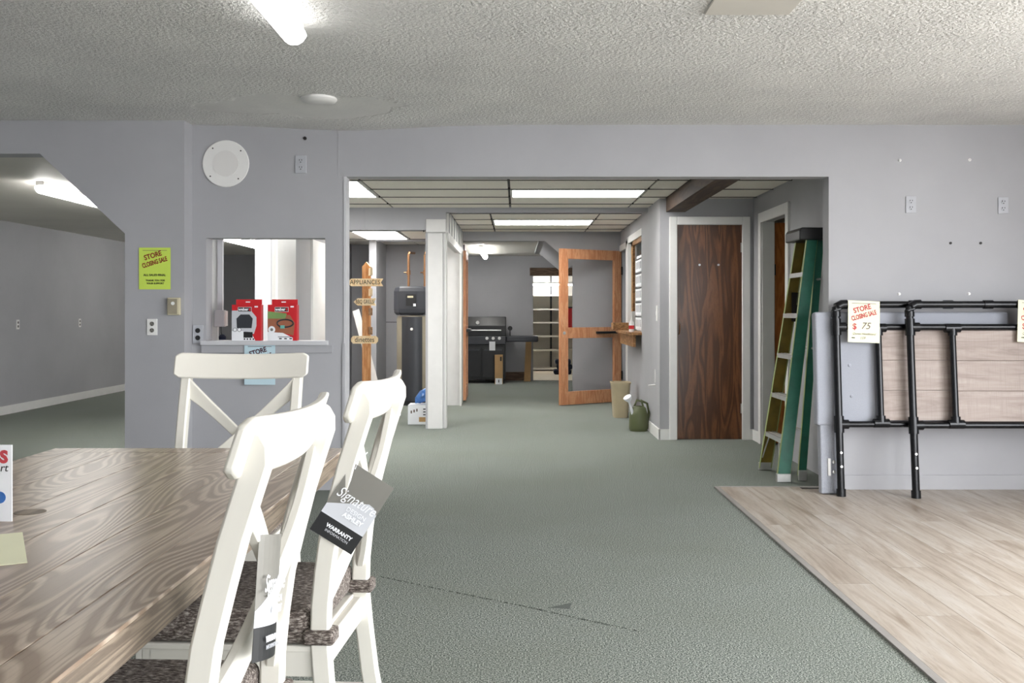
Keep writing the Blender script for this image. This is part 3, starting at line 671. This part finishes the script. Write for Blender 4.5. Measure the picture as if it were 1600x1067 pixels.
def hangtag(label, loc, rot, curl):
    t = thing('hang_tag', label, 'tag', loc, rot); t.scale = (1.08, 1, 1.12) if curl else (1.03, 1, 1.03)
    w, h = 0.107, 0.172
    def cv(x): return -curl*(1-(x/(w/2))**2)
    def strip(poly_fn, name, mat, lift):
        secs = []
        for i in range(9):
            x = -w/2 + w*i/8; z0, z1 = poly_fn(x); y = cv(x) - lift
            secs.append([(x, y, z0), (x, y, z1), (x, y+0.0006, z1), (x, y+0.0006, z0)])
        return MB().loft(secs).build(name, mat, t)
    strip(lambda x: (-h/2, h/2), 'card', M['tagdark'], 0)
    strip(lambda x: (-h/2+0.045, 0.012+0.030*(x/(w/2)) if x < 0.035 else 0.030-0.9*(x-0.035)), 'print_panel', M['taglight'], 0.0005)
    strip(lambda x: (-h/2, -h/2+0.046), 'print_band', M['black'], 0.0006)
    text(t, 'Signature', 0.034, M['paperwhite'], (0.0, -curl-0.002, 0.018), shear=0.35, sx=0.75)
    text(t, 'DESIGN', 0.014, M['paperwhite'], (0.014, -curl-0.002, -0.006)); text(t, 'ASHLEY', 0.014, M['paperwhite'], (0.014, -curl-0.002, -0.020), bold=0.0006)
    text(t, 'WARRANTY', 0.0115, M['paperwhite'], (0.004, -curl-0.002, -0.058), bold=0.0005); text(t, 'INFORMATION', 0.0085, M['taglight'], (0.004, -curl-0.002, -0.069))
    MB().tube([(-w/2+0.012, -0.001, h/2-0.01), (-w/2+0.008, 0.0, h/2+0.012), (-w/2+0.015, 0.03, h/2+0.03)], 0.0012, 6).build('string', M['paperwhite'], t)
hangtag('grey and black hang tag facing out, on the middle white chair', (-0.371, 2.246, 0.771), (0, math.radians(33), math.radians(4)), 0.0)
hangtag('curled grey and black hang tag on the chair beside the paper slip', (-0.402, 1.605, 0.758), (0, math.radians(11), PI/2-math.radians(4)), 0.010)

# ------------------------------------------------------------------ headboards
up = thing('upholstered_headboard', 'grey linen buttoned headboard leaning against the wall behind the pipe headboards', 'headboard', (1.996, 6.575, 0), (-math.radians(4.4),0,0))
MB().box(0, 1.30, 0, 0.075, 0.46, 1.217).build('panel', M['linen'], up, 0.016, seg=4)
for x0 in (0.02,): B('leg', M['linen'], x0, x0+0.15, 0.005, 0.07, 0.012, 0.465, up, 0.008); B('foot', M['black'], x0+0.06, x0+0.11, 0.015, 0.06, 0, 0.014, up)
for (x, z) in ((0.225,0.86),(0.235,0.655),(0.55,0.86),(0.55,0.655),(0.87,0.86),(0.87,0.655)):
    MB().disc_y(x, z, 0.011, -0.006, 0.002, 14).build('button', M['linen'], up, 0.003)
br = B('bracket', M['white'], 0.065, 0.085, -0.004, 0.006, 0.13, 0.245, up, 0.004)
for z in (0.155, 0.22): MB().disc_y(0.105, z, 0.012, -0.008, 0.006, 14).build('bolt', M['silver'], up)
def pipe_headboard(label, x, y, tilt):
    t = thing('pipe_headboard', label, 'headboard', (x, y, 0), (-tilt,0,0), None)
    L = 1.272; r = 0.0245; Wd = 1.55; m = M['blackmetal']
    for px in (0, Wd):
        p = MB().tube([(px,0,0.0),(px,0,L-0.02)], r, 14).build('post', m, t, 0, True)
        MB().tube([(px,0,0),(px,0,0.055)], r*1.25, 14).build('foot_sleeve', m, p, 0, True)
        s = 1 if px == 0 else -1
        MB().tube([(px,0,L-0.085),(px,0,L-0.05),(px+s*0.012,0,L-0.018),(px+s*0.04,0,L-0.004),(px+s*0.075,0,L-0.003)], r*1.3, 14).build('elbow', m, t, 0, True)
        for z in (1.118, 0.475):
            MB().tube([(px,0,z-0.055),(px,0,z+0.055)], r*1.32, 14).tube([(px,0,z),(px+s*0.06,0,z)], r*1.28, 14).build('tee', m, t, 0, True)
    for z, rr in ((L-0.004, r*0.95), (1.118, r*0.85), (0.475, r*0.85)):
        MB().tube([(0.02,0,z),(Wd-0.02,0,z)], rr, 14).build('rail', m, t, 0, True)
    for px in (0.278, Wd-0.278):
        MB().tube([(px,0,0.475),(px,0,1.118)], r*0.85, 14).build('inner_post', m, t, 0, True)
        for z in (1.112, 0.482):
            s = -1 if z > 1 else 1
            MB().tube([(px-0.05,0,z),(px+0.05,0,z)], r*1.22, 14).tube([(px,0,z),(px,0,z+s*0.05)], r*1.22, 14).build('tee', m, t, 0, True)
    for px in (0.52, 0.75): MB().tube([(px-0.03,0,L-0.004),(px+0.03,0,L-0.004)], r*1.2, 14).build('coupling', m, t, 0, True)
    for k in range(3):
        z0 = 0.50 + k*0.199
        o = MB().box(-0.497+0.001, 0.497-0.001, -0.010, 0.010, 0, 0.1975).build('plank', M['plank'], t, 0.0015, seg=1); o.location = (Wd/2, 0.012, z0)
    for z in (0.20, 0.29): MB().disc_y(0, z, 0.008, -r-0.005, -r+0.004, 10).build('bolt', M['silver'], t)
    return t
pipe_headboard('black pipe headboard with wood planks leaning nearest the green ladder', 2.127, 6.520, math.radians(5.3))
pipe_headboard('black pipe headboard with wood planks stacked in front of the other one', 2.592, 6.455, math.radians(5.3))

# ------------------------------------------------------------------ step ladder
ld = thing('step_ladder', 'folded green fibreglass step ladder leaning against the passage wall', 'ladder', (0,0,0))
def rail(x0, x1, yb, yt, z0, z1, hw0, hw1, web, name, outer, inner):
    # C-channel: web plate on the outer side plus two flanges
    sgn = web
    def sec(f, dy0, dy1, a, b):
        out = []
        for z, x, y, hw in ((z0, x0, yb, hw0), (z1, x1, yt, hw1)):
            out.append([(x+a*hw, y+dy0, z), (x+b*hw, y+dy0, z), (x+b*hw, y+dy1, z), (x+a*hw, y+dy1, z)])
        return f.loft(out)
    o = sec(MB(), 0, -sgn*0.004, -1, 1).build(name, outer, ld)
    sec(MB(), -sgn*0.004, -sgn*0.006, -0.98, 0.98).build('web_lining', inner, o)
    sec(sec(MB(), 0, -sgn*0.028, -1, -0.93), 0, -sgn*0.028, 0.93, 1).build('flange', M['ladedge'], o)
    return o
def fx(z): return 1.905 + 0.245*z/1.75
def fyn(z): return 7.10 + 0.13*z/1.75
def fyf(z): return 7.64 - 0.10*z/1.75
rail(fx(0), fx(1.75), fyn(0), fyn(1.75), 0.02, 1.75, 0.047, 0.040, -1, 'front_rail', M['ladgreen'], M['ladolive'])
rail(fx(0), fx(1.75), fyf(0), fyf(1.75), 0.02, 1.75, 0.047, 0.040, 1, 'front_rail', M['ladgreen'], M['ladolive'])
rail(2.055, 2.215, 7.16, 7.26, 0.035, 1.74, 0.028, 0.026, -1, 'rear_rail', M['ladgreen'], M['ladolive'])
rail(2.055, 2.215, 7.58, 7.52, 0.035, 1.74, 0.028, 0.026, 1, 'rear_rail', M['ladgreen'], M['ladolive'])
for k in range(5):
    z = 0.30*(k+1); st = MB().box(fx(z)-0.045, fx(z)+0.035, fyn(z)+0.003, fyf(z)-0.003, z-0.004, z)
    st.box(fx(z)-0.047, fx(z)-0.043, fyn(z)+0.003, fyf(z)-0.003, z-0.032, z+0.001)
    so = st.build('step', M['silver'], ld)
    for q in (-0.02, 0.005): B('tread_rib', M['silver'], fx(z)+q, fx(z)+q+0.006, fyn(z)+0.01, fyf(z)-0.01, z, z+0.003, so)
for ys, s in ((fyn(0.3)+0.006, 1), (fyf(0.3)-0.006, -1)):
    MB().tube([(fx(0.12)-0.04, ys, 0.10), (fx(0.28)-0.035, ys+s*0.11, 0.285)], 0.005, 8).build('brace', M['silver'], ld)
for k in (0.35, 0.95, 1.45): MB().tube([(2.055+0.16*k/1.75, 7.18, k), (2.055+0.16*k/1.75, 7.56, k)], 0.008, 8).build('rear_bar', M['silver'], ld)
for z, dz in ((1.36, -0.22),): B('spreader', M['darkslot'], fx(z)-0.01, fx(z)+0.09, 7.54, 7.55, z+dz, z, ld)
MB().prism([(2.045,1.735),(2.235,1.735),(2.24,1.80),(2.225,1.825),(2.06,1.825),(2.045,1.80)], 7.195, 7.575).build('top_cap', M['black'], ld, 0.008)
for yy, x in ((fyn(0), fx(0)), (fyf(0), fx(0))):
    B('foot', M['silver'], x-0.05, x+0.05, yy-0.012, yy+0.03 if yy < 7.3 else yy+0.008, 0, 0.06, ld, 0.004)
for yy in (7.16, 7.58): B('foot', M['silver'], 2.027, 2.085, yy-0.01, yy+0.01, 0.0, 0.075, ld, 0.003)

# ------------------------------------------------------------------ nook: signpost, water heater, boxes
sp = thing('signpost', 'wooden signpost with arrow boards for appliances, grills and dinettes', 'signpost', (-1.852, 12.3, 0))
MB().prism([(-0.048,0.02),(0.048,0.02),(0.048,1.77),(0,1.83),(-0.048,1.77)], -0.048, 0.048).build('post', M['cedar'], sp, 0.002)
B('base_foot', M['cedar'], -0.27, 0.27, -0.05, 0.05, 0, 0.07, sp, 0.004); B('base_foot', M['cedar'], -0.05, 0.05, -0.27, 0.27, 0, 0.065, sp, 0.004)
def board(poly, z, txt, size, x=0, sx=1):
    b = MB().prism([(px+x, pz+z) for px, pz in poly], -0.068, -0.049).build('arrow_board', M['pinewood'], sp)
    text(b, txt, size, M['inkblack'], (x, -0.0695, z), sx=sx)
arrow = lambda w, h: [(-w,0),(-w+0.05,-h),(w,-h),(w-0.03,0),(w,h),(-w+0.05,h)]
board(arrow(0.222,0.047), 1.575, 'APPLIANCES', 0.078, -0.008, 0.86)
board(arrow(0.138,0.045), 1.335, 'BBQ GRILLS', 0.070, -0.012, 0.60)
board([(-0.165,-0.02),(-0.14,-0.047),(0.14,-0.047),(0.165,-0.02),(0.165,0.02),(0.14,0.047),(-0.14,0.047),(-0.165,0.02)], 0.87, 'dinettes', 0.088, -0.015, 0.86)
for z, mt in ((1.70,'pinewood'),(1.45,'pinewood'),(1.215,'ledgewood'),(0.985,'ledgewood')):
    b = MB().loft([[(0.03,-0.05,z-0.045),(0.03,-0.05,z+0.045),(0.045,-0.045,z+0.045),(0.045,-0.045,z-0.045)], [(0.10,-0.36,z-0.045),(0.10,-0.36,z+0.045),(0.125,-0.355,z+0.045),(0.125,-0.355,z-0.045)]])
    b.build('side_board', M[mt], sp)
t = thing('leaning_board', 'long white board leaning behind the signpost', 'board', (0,0,0))
MB().loft([[(-2.10,12.75,1.22),(-2.02,12.75,1.25),(-2.02,12.77,1.25),(-2.10,12.77,1.22)], [(-1.74,12.5,0.0),(-1.65,12.5,0.0),(-1.65,12.52,0.0),(-1.74,12.52,0.0)]]).build('plank', M['white'], t)
wh = thing('water_heater', 'tall charcoal heat pump water heater with copper pipes', 'water heater', (-1.355, 13.1, 0))
MB().lathe([(0.0,0.02),(0.215,0.02),(0.22,0.05),(0.22,1.12),(0.205,1.16),(0,1.17)], 40).build('tank', M['taupe'], wh, 0, True)
def arcpanel(r, a0, a1, z0, z1, name, mat, parent, n=12):
    secs = []
    for i in range(n+1):
        a = math.radians(a0+(a1-a0)*i/n); c, s = math.cos(a), math.sin(a)
        secs.append([(r*c, r*s, z0), (r*c, r*s, z1), ((r-0.02)*c, (r-0.02)*s, z1), ((r-0.02)*c, (r-0.02)*s, z0)])
    return MB().loft(secs).build(name, mat, parent, 0, True)
arcpanel(0.232, 235, 305, 0.06, 1.15, 'front_panel', M['charcoal'], wh)
arcpanel(0.222, 0, 360, 0.0, 0.06, 'base_ring', M['black'], wh, 40)
hdm = MB().loft([[(x*k, y*k, z) for x, y in ((-0.235,0.2),(-0.25,-0.06),(-0.17,-0.225),(0.17,-0.225),(0.25,-0.06),(0.235,0.2))] for z, k in ((1.17,0.86),(1.20,0.98),(1.25,1.0),(1.48,1.0),(1.53,0.94),(1.545,0.8))])
hh = hdm.build('pump_head', M['charcoal'], wh, 0.006)
B('display', M['black'], -0.075, 0.055, -0.232, -0.222, 1.29, 1.44, hh); B('screen', M['cream'], -0.055, 0.02, -0.235, -0.231, 1.395, 1.42, hh); B('sticker', M['paperwhite'], 0.02, 0.055, -0.235, -0.231, 1.285, 1.32, hh)
for k in range(7): B('vent_slot', M['darkslot'], -0.252, -0.238, -0.05, 0.12, 1.24+k*0.032, 1.252+k*0.032, hh)
MB().disc_y(0.0, 0.99, 0.018, -0.238, -0.228, 18).build('badge', M['white'], wh)
for x in (-0.065, 0.15):
    p = MB().tube([(x,0,1.53),(x,0,1.96),(x+0.005,0.02,1.99),(x+0.05,0.25,2.0)], 0.017, 10).build('copper_pipe', M['copper'], wh, 0, True)
    MB().tube([(x,0,1.70),(x,0,1.76)], 0.026, 10).tube([(x-0.06,0,1.73),(x,0,1.73)], 0.008, 8).build('valve', M['copper'], p, 0, True)
t = thing('carton', 'white printed cardboard carton on the floor by the pillar', 'box', (-1.05, 10.78, 0))
B('carton_body', M['paperwhite'], -0.12, 0.12, -0.06, 0.2, 0, 0.21, t, 0.002)
B('print_label', M['kraft'], 0.0, 0.10, -0.062, -0.06, 0.03, 0.08, t)
for k in range(3): B('print_mark', M['inkblack'], 0.045, 0.10, -0.062, -0.06, 0.10+k*0.03, 0.112+k*0.03, t)
for k in range(3): B('print_mark', M['inkgrey'], -0.09+k*0.03, -0.075+k*0.03, -0.062, -0.06, 0.12+0.01*k, 0.15+0.01*k, t)
t = thing('plastic_bag', 'crumpled blue plastic bag on the white carton', 'bag', (-1.0, 10.83, 0.205))
bm = MB(); secs = []
for i in range(9):
    u = i/8; x = -0.10+0.21*u; r = 0.012+0.062*math.sin(PI*min(1, u*0.8+0.12))
    secs.append([(x, 0.0+r*1.1*math.cos(2*PI*k/12)*(1+0.15*math.sin(5*k+i)), 0.02+0.75*r+0.06*u+r*math.sin(2*PI*k/12)*(1+0.12*math.cos(3*k+2*i))) for k in range(12)])
bm.loft(secs).build('bag_body', M['bluebag'], t, 0, True)
t = thing('white_appliance_box', 'small white boxed device on the floor before the water heater', 'box', (-1.44, 11.6, 0))
B('carton_body', M['paperwhite'], -0.085, 0.085, -0.07, 0.07, 0, 0.375, t, 0.006); B('print_mark', M['inkblack'], -0.05, -0.02, -0.073, -0.07, 0.25, 0.335, t); B('print_mark', M['taglight'], 0.0, 0.07, -0.073, -0.07, 0.2, 0.34, t)

# ------------------------------------------------------------------ corridor doors & things
gd = struct(bpy.data.objects.new('door_3', None)); COL.objects.link(gd); gd.location = (1.40, 13.40, 0.01)
dx, dy = 0.556-1.40, 12.83-13.40; DW = math.hypot(dx, dy); gd.rotation_euler = (0,0,math.atan2(dy, dx))
H = 2.02
for (a, b, z0, z1) in ((0, 0.125, 0, H), (DW-0.125, DW, 0, H), (0.125, DW-0.125, H-0.13, H), (0.125, DW-0.125, 0, 0.17), (0.125, DW-0.125, 0.86, 1.0)):
    B('door_rail', M['doororange'], a, b, -0.02, 0.02, z0, z1, gd, 0.003)
B('pane', M['glass'], 0.12, DW-0.12, -0.003, 0.003, 1.0, H-0.13, gd); B('pane', M['glass'], 0.12, DW-0.12, -0.003, 0.003, 0.17, 0.86, gd)
B('push_bar', M['black'], 0.10, 0.44, 0.02, 0.06, 0.915, 0.945, gd, 0.006)
B('push_bar', M['black'], 0.10, 0.44, -0.06, -0.02, 0.915, 0.945, gd, 0.006)
MB().disc_y(DW-0.06, 0.93, 0.022, -0.024, 0.024, 16).build('lock', M['silver'], gd)
for z in (0.3, 1.7): B('hinge', M['black'], -0.012, 0.006, -0.03, 0.03, z, z+0.11, gd)
ed = struct(bpy.data.objects.new('door_4', None)); COL.objects.link(ed); ed.location = (-0.70, 13.42, 0.02); ed.rotation_euler = (0,0,math.radians(91))
for (a, b, z0, z1) in ((0,0.12,0,2.02),(0.78,0.9,0,2.02),(0.12,0.78,1.9,2.02),(0.12,0.78,0,0.17),(0.12,0.78,0.86,1.0)): B('door_rail', M['doororange'], a, b, -0.02, 0.02, z0, z1, ed)
B('pane', M['glass'], 0.12, 0.78, -0.003, 0.003, 0.17, 1.9, ed); B('push_bar', M['black'], 0.1, 0.8, -0.07, -0.02, 0.92, 0.96, ed, 0.006)
lg = thing('wall_ledge', 'brown wooden writing ledge under the corridor window', 'shelf', (1.40, 11.6, 0.96))
B('shelf_board', M['ledgewood'], -0.17, 0.02, -0.80, 0.75, 0, 0.03, lg, 0.003); B('apron', M['ledgewood'], -0.13, -0.10, -0.76, 0.6, -0.13, 0.0, lg, 0.003); B('end_board', M['ledgewood'], -0.22, 0.0, 0.55, 0.80, 0.03, 0.12, lg, 0.003)
bt = thing('pump_bottle', 'small white pump bottle with red label on the wooden ledge', 'bottle', (1.30, 11.25, 0.99))
MB().lathe([(0,0),(0.03,0),(0.031,0.10),(0.012,0.125),(0.010,0.15),(0.0,0.15)], 18).build('body', M['white'], bt, 0, True); MB().lathe([(0,0.15),(0.007,0.15),(0.004,0.185),(0,0.19)], 10).build('nozzle', M['white'], bt); MB().lathe([(0.0315,0.03),(0.0318,0.03),(0.0318,0.07),(0.0315,0.07)], 18).build('label_band', M['red'], bt)
pb = thing('price_list_board', 'rows of white printed cards hung in the corridor window', 'notice board', (1.40, 11.27, 1.0))
B('back_panel', M['paperwhite'], 0.01, 0.02, -0.38, 0.42, 0.0, 0.86, pb)
for r in range(5):
    B('rail', M['charcoal'], -0.006, 0.01, -0.38, 0.42, 0.152+r*0.165, 0.164+r*0.165, pb)
    for c in range(6): B('card', M['paperwhite'], -0.003, 0.008, -0.375+c*0.132, -0.255+c*0.132, 0.012+r*0.165, 0.148+r*0.165, pb); B('print_bar', M['inkblack'], -0.005, -0.002, -0.345+c*0.132, -0.315+c*0.132, 0.045+r*0.165, 0.125+r*0.165, pb)
wbn = thing('waste_bin', 'tan plastic waste bin on the carpet by the glass door', 'bin', (1.20, 11.5, 0))
m = MB(); secs = []
for z, a, b in ((0,0.085,0.12),(0.38,0.108,0.15),(0.395,0.118,0.16),(0.405,0.118,0.16),(0.405,0.104,0.146),(0.03,0.08,0.115)):
    secs.append([(a*math.copysign(abs(math.cos(q))**0.5, math.cos(q)), b*math.copysign(abs(math.sin(q))**0.5, math.sin(q)), z) for q in [2*PI*k/24 for k in range(24)]])
m.loft(secs).build('bin_body', M['tanbin'], wbn, 0, True)
wc = thing('watering_can', 'olive green watering can with white rose on the carpet', 'watering can', (1.245, 10.15, 0))
MB().lathe([(0,0),(0.085,0),(0.098,0.03),(0.095,0.16),(0.075,0.235),(0.05,0.255),(0.048,0.24),(0.0,0.235)], 24, (0,0,0), 1.0, 0.85).build('can_body', M['cangreen'], wc, 0, True)
MB().tube([(0.05,0,0.235),(0.03,-0.01,0.30),(-0.02,-0.01,0.315),(-0.045,0,0.25)], 0.012, 10).tube([(0.02,0,0.31),(0.085,0,0.28),(0.105,0,0.18),(0.085,0,0.08)], 0.013, 10).build('handle', M['cangreen'], wc, 0, True)
MB().tube([(-0.06,-0.03,0.16),(-0.085,-0.05,0.25),(-0.105,-0.06,0.31)], [0.018,0.012,0.012], 10).build('spout', M['paperwhite'], wc, 0, True)
MB().tube([(-0.10,-0.055,0.30),(-0.115,-0.065,0.335),(-0.125,-0.072,0.352)], [0.014,0.042,0.044], 16).build('rose', M['paperwhite'], wc, 0, True)

# ------------------------------------------------------------------ back room things
gl = thing('barbecue_grill', 'black gas barbecue with side shelf and price tag in the back room', 'barbecue', (-0.55, 17.15, 0))
B('cabinet', M['black'], -0.36, 0.36, -0.25, 0.25, 0.06, 0.66, gl, 0.008)
for x0, x1 in ((-0.33, -0.05), (-0.03, 0.33)):
    dd = B('cabinet_door', M['black'], x0, x1, -0.268, -0.25, 0.10, 0.60, gl, 0.006); B('handle', M['charcoal'], x0+0.03, x1-0.03, -0.285, -0.268, 0.555, 0.575, dd)
B('control_panel', M['charcoal'], -0.37, 0.37, -0.29, 0.25, 0.66, 0.80, gl, 0.01)
for k in range(3): MB().disc_y(0.05+k*0.105, 0.765, 0.026, -0.32, -0.288, 16).build('knob', M['silver'], gl)
MB().prism([(-0.27,0.80),(0.25,0.80),(0.25,1.10),(0.12,1.13),(-0.14,1.13),(-0.27,0.98)], -0.37, 0.37, 'x').build('lid', M['black'], gl, 0.012)
MB().tube([(-0.33,-0.31,0.90),(0.29,-0.31,0.90)], 0.012, 10).build('lid_handle', M['silver'], gl)
MB().disc_y(-0.11, 1.03, 0.03, -0.262, -0.235, 18).build('thermometer', M['silver'], gl)
B('side_shelf', M['charcoal'], 0.37, 0.92, -0.22, 0.22, 0.70, 0.80, gl, 0.02); B('price_tag', M['paperwhite'], 0.09, 0.19, -0.325, -0.322, 0.56, 0.71, gl)
MB().disc_y(0.44, 0.93, 0.04, -0.05, -0.02, 16).build('side_burner_lid', M['black'], gl); MB().tube([(0.44,-0.03,0.80),(0.44,-0.03,0.93)], 0.008, 8).build('stem', M['black'], gl)
for sx in (-0.32, 0.32):
    for sy in (-0.2, 0.2): MB().tube([(sx-0.01, sy, 0.03), (sx+0.01, sy, 0.03)], 0.03, 12).build('caster', M['black'], gl)
t = thing('cardboard_box', 'tall narrow brown cardboard box beside the barbecue', 'box', (-0.335+0.0, 16.72, 0))
B('carton_body', M['kraft'], -0.03, 0.105, -0.05, 0.05, 0, 0.49, t, 0.002); B('print_label', M['paperwhite'], -0.018, 0.095, -0.053, -0.05, 0.0, 0.10, t); B('print_mark', M['inkblack'], 0.03, 0.045, -0.055, -0.052, 0.03, 0.075, t); B('print_mark', M['inkblack'], 0.06, 0.085, -0.053, -0.05, 0.39, 0.46, t)
t = thing('wood_board', 'plain tan board leaning on the back room wall', 'board', (0.19, 17.35, 0), (-math.radians(11),0,0))
MB().prism([(-0.06,0),(0.055,0),(0.075,0.75),(-0.025,0.76)], 0, 0.03).build('plank', M['kraft'], t)
sh = thing('storage_shelves', 'white wall shelves on dark uprights in the storage room', 'shelving', (0.75, 20.4, 0))
for x in (-0.55, -0.05, 0.5): B('upright', M['charcoal'], x, x+0.035, 0.30, 0.36, 0.0, 2.1, sh)
for z in (0.05, 0.43, 0.71, 0.99, 1.26, 1.55): B('shelf', M['storage_white'], -0.75, 0.9, -0.10, 0.32, z-0.015, z+0.015, sh)
B('back_panel', M['storage_white'], -0.75, 0.9, 0.36, 0.38, 0, 2.15, sh)
for k, (x, z, w) in enumerate(((0.30, 0.004, 0.34), (0.36, 0.10, 0.30), (0.33, 0.20, 0.30))):
    tag(B('folded_jeans', M['denim'], 0.42+x, 0.42+x+w, 19.2, 19.5, z, z+0.095, None, 0.03), ('lowest', 'middle', 'topmost')[k] + ' folded dark blue denim in the pile on the storage room floor', 'clothing', 'pile of folded denim')
tag(B('red_banner', M['red'], 0.93, 1.06, 19.0, 19.03, 0.84, 1.28, None), 'red hanging panel in the storage room behind the glass door', 'panel')
B('hanging_rail', M['charcoal'], 0.92, 1.5, 19.0, 19.03, 1.28, 1.31, bpy.data.objects['red_banner'])
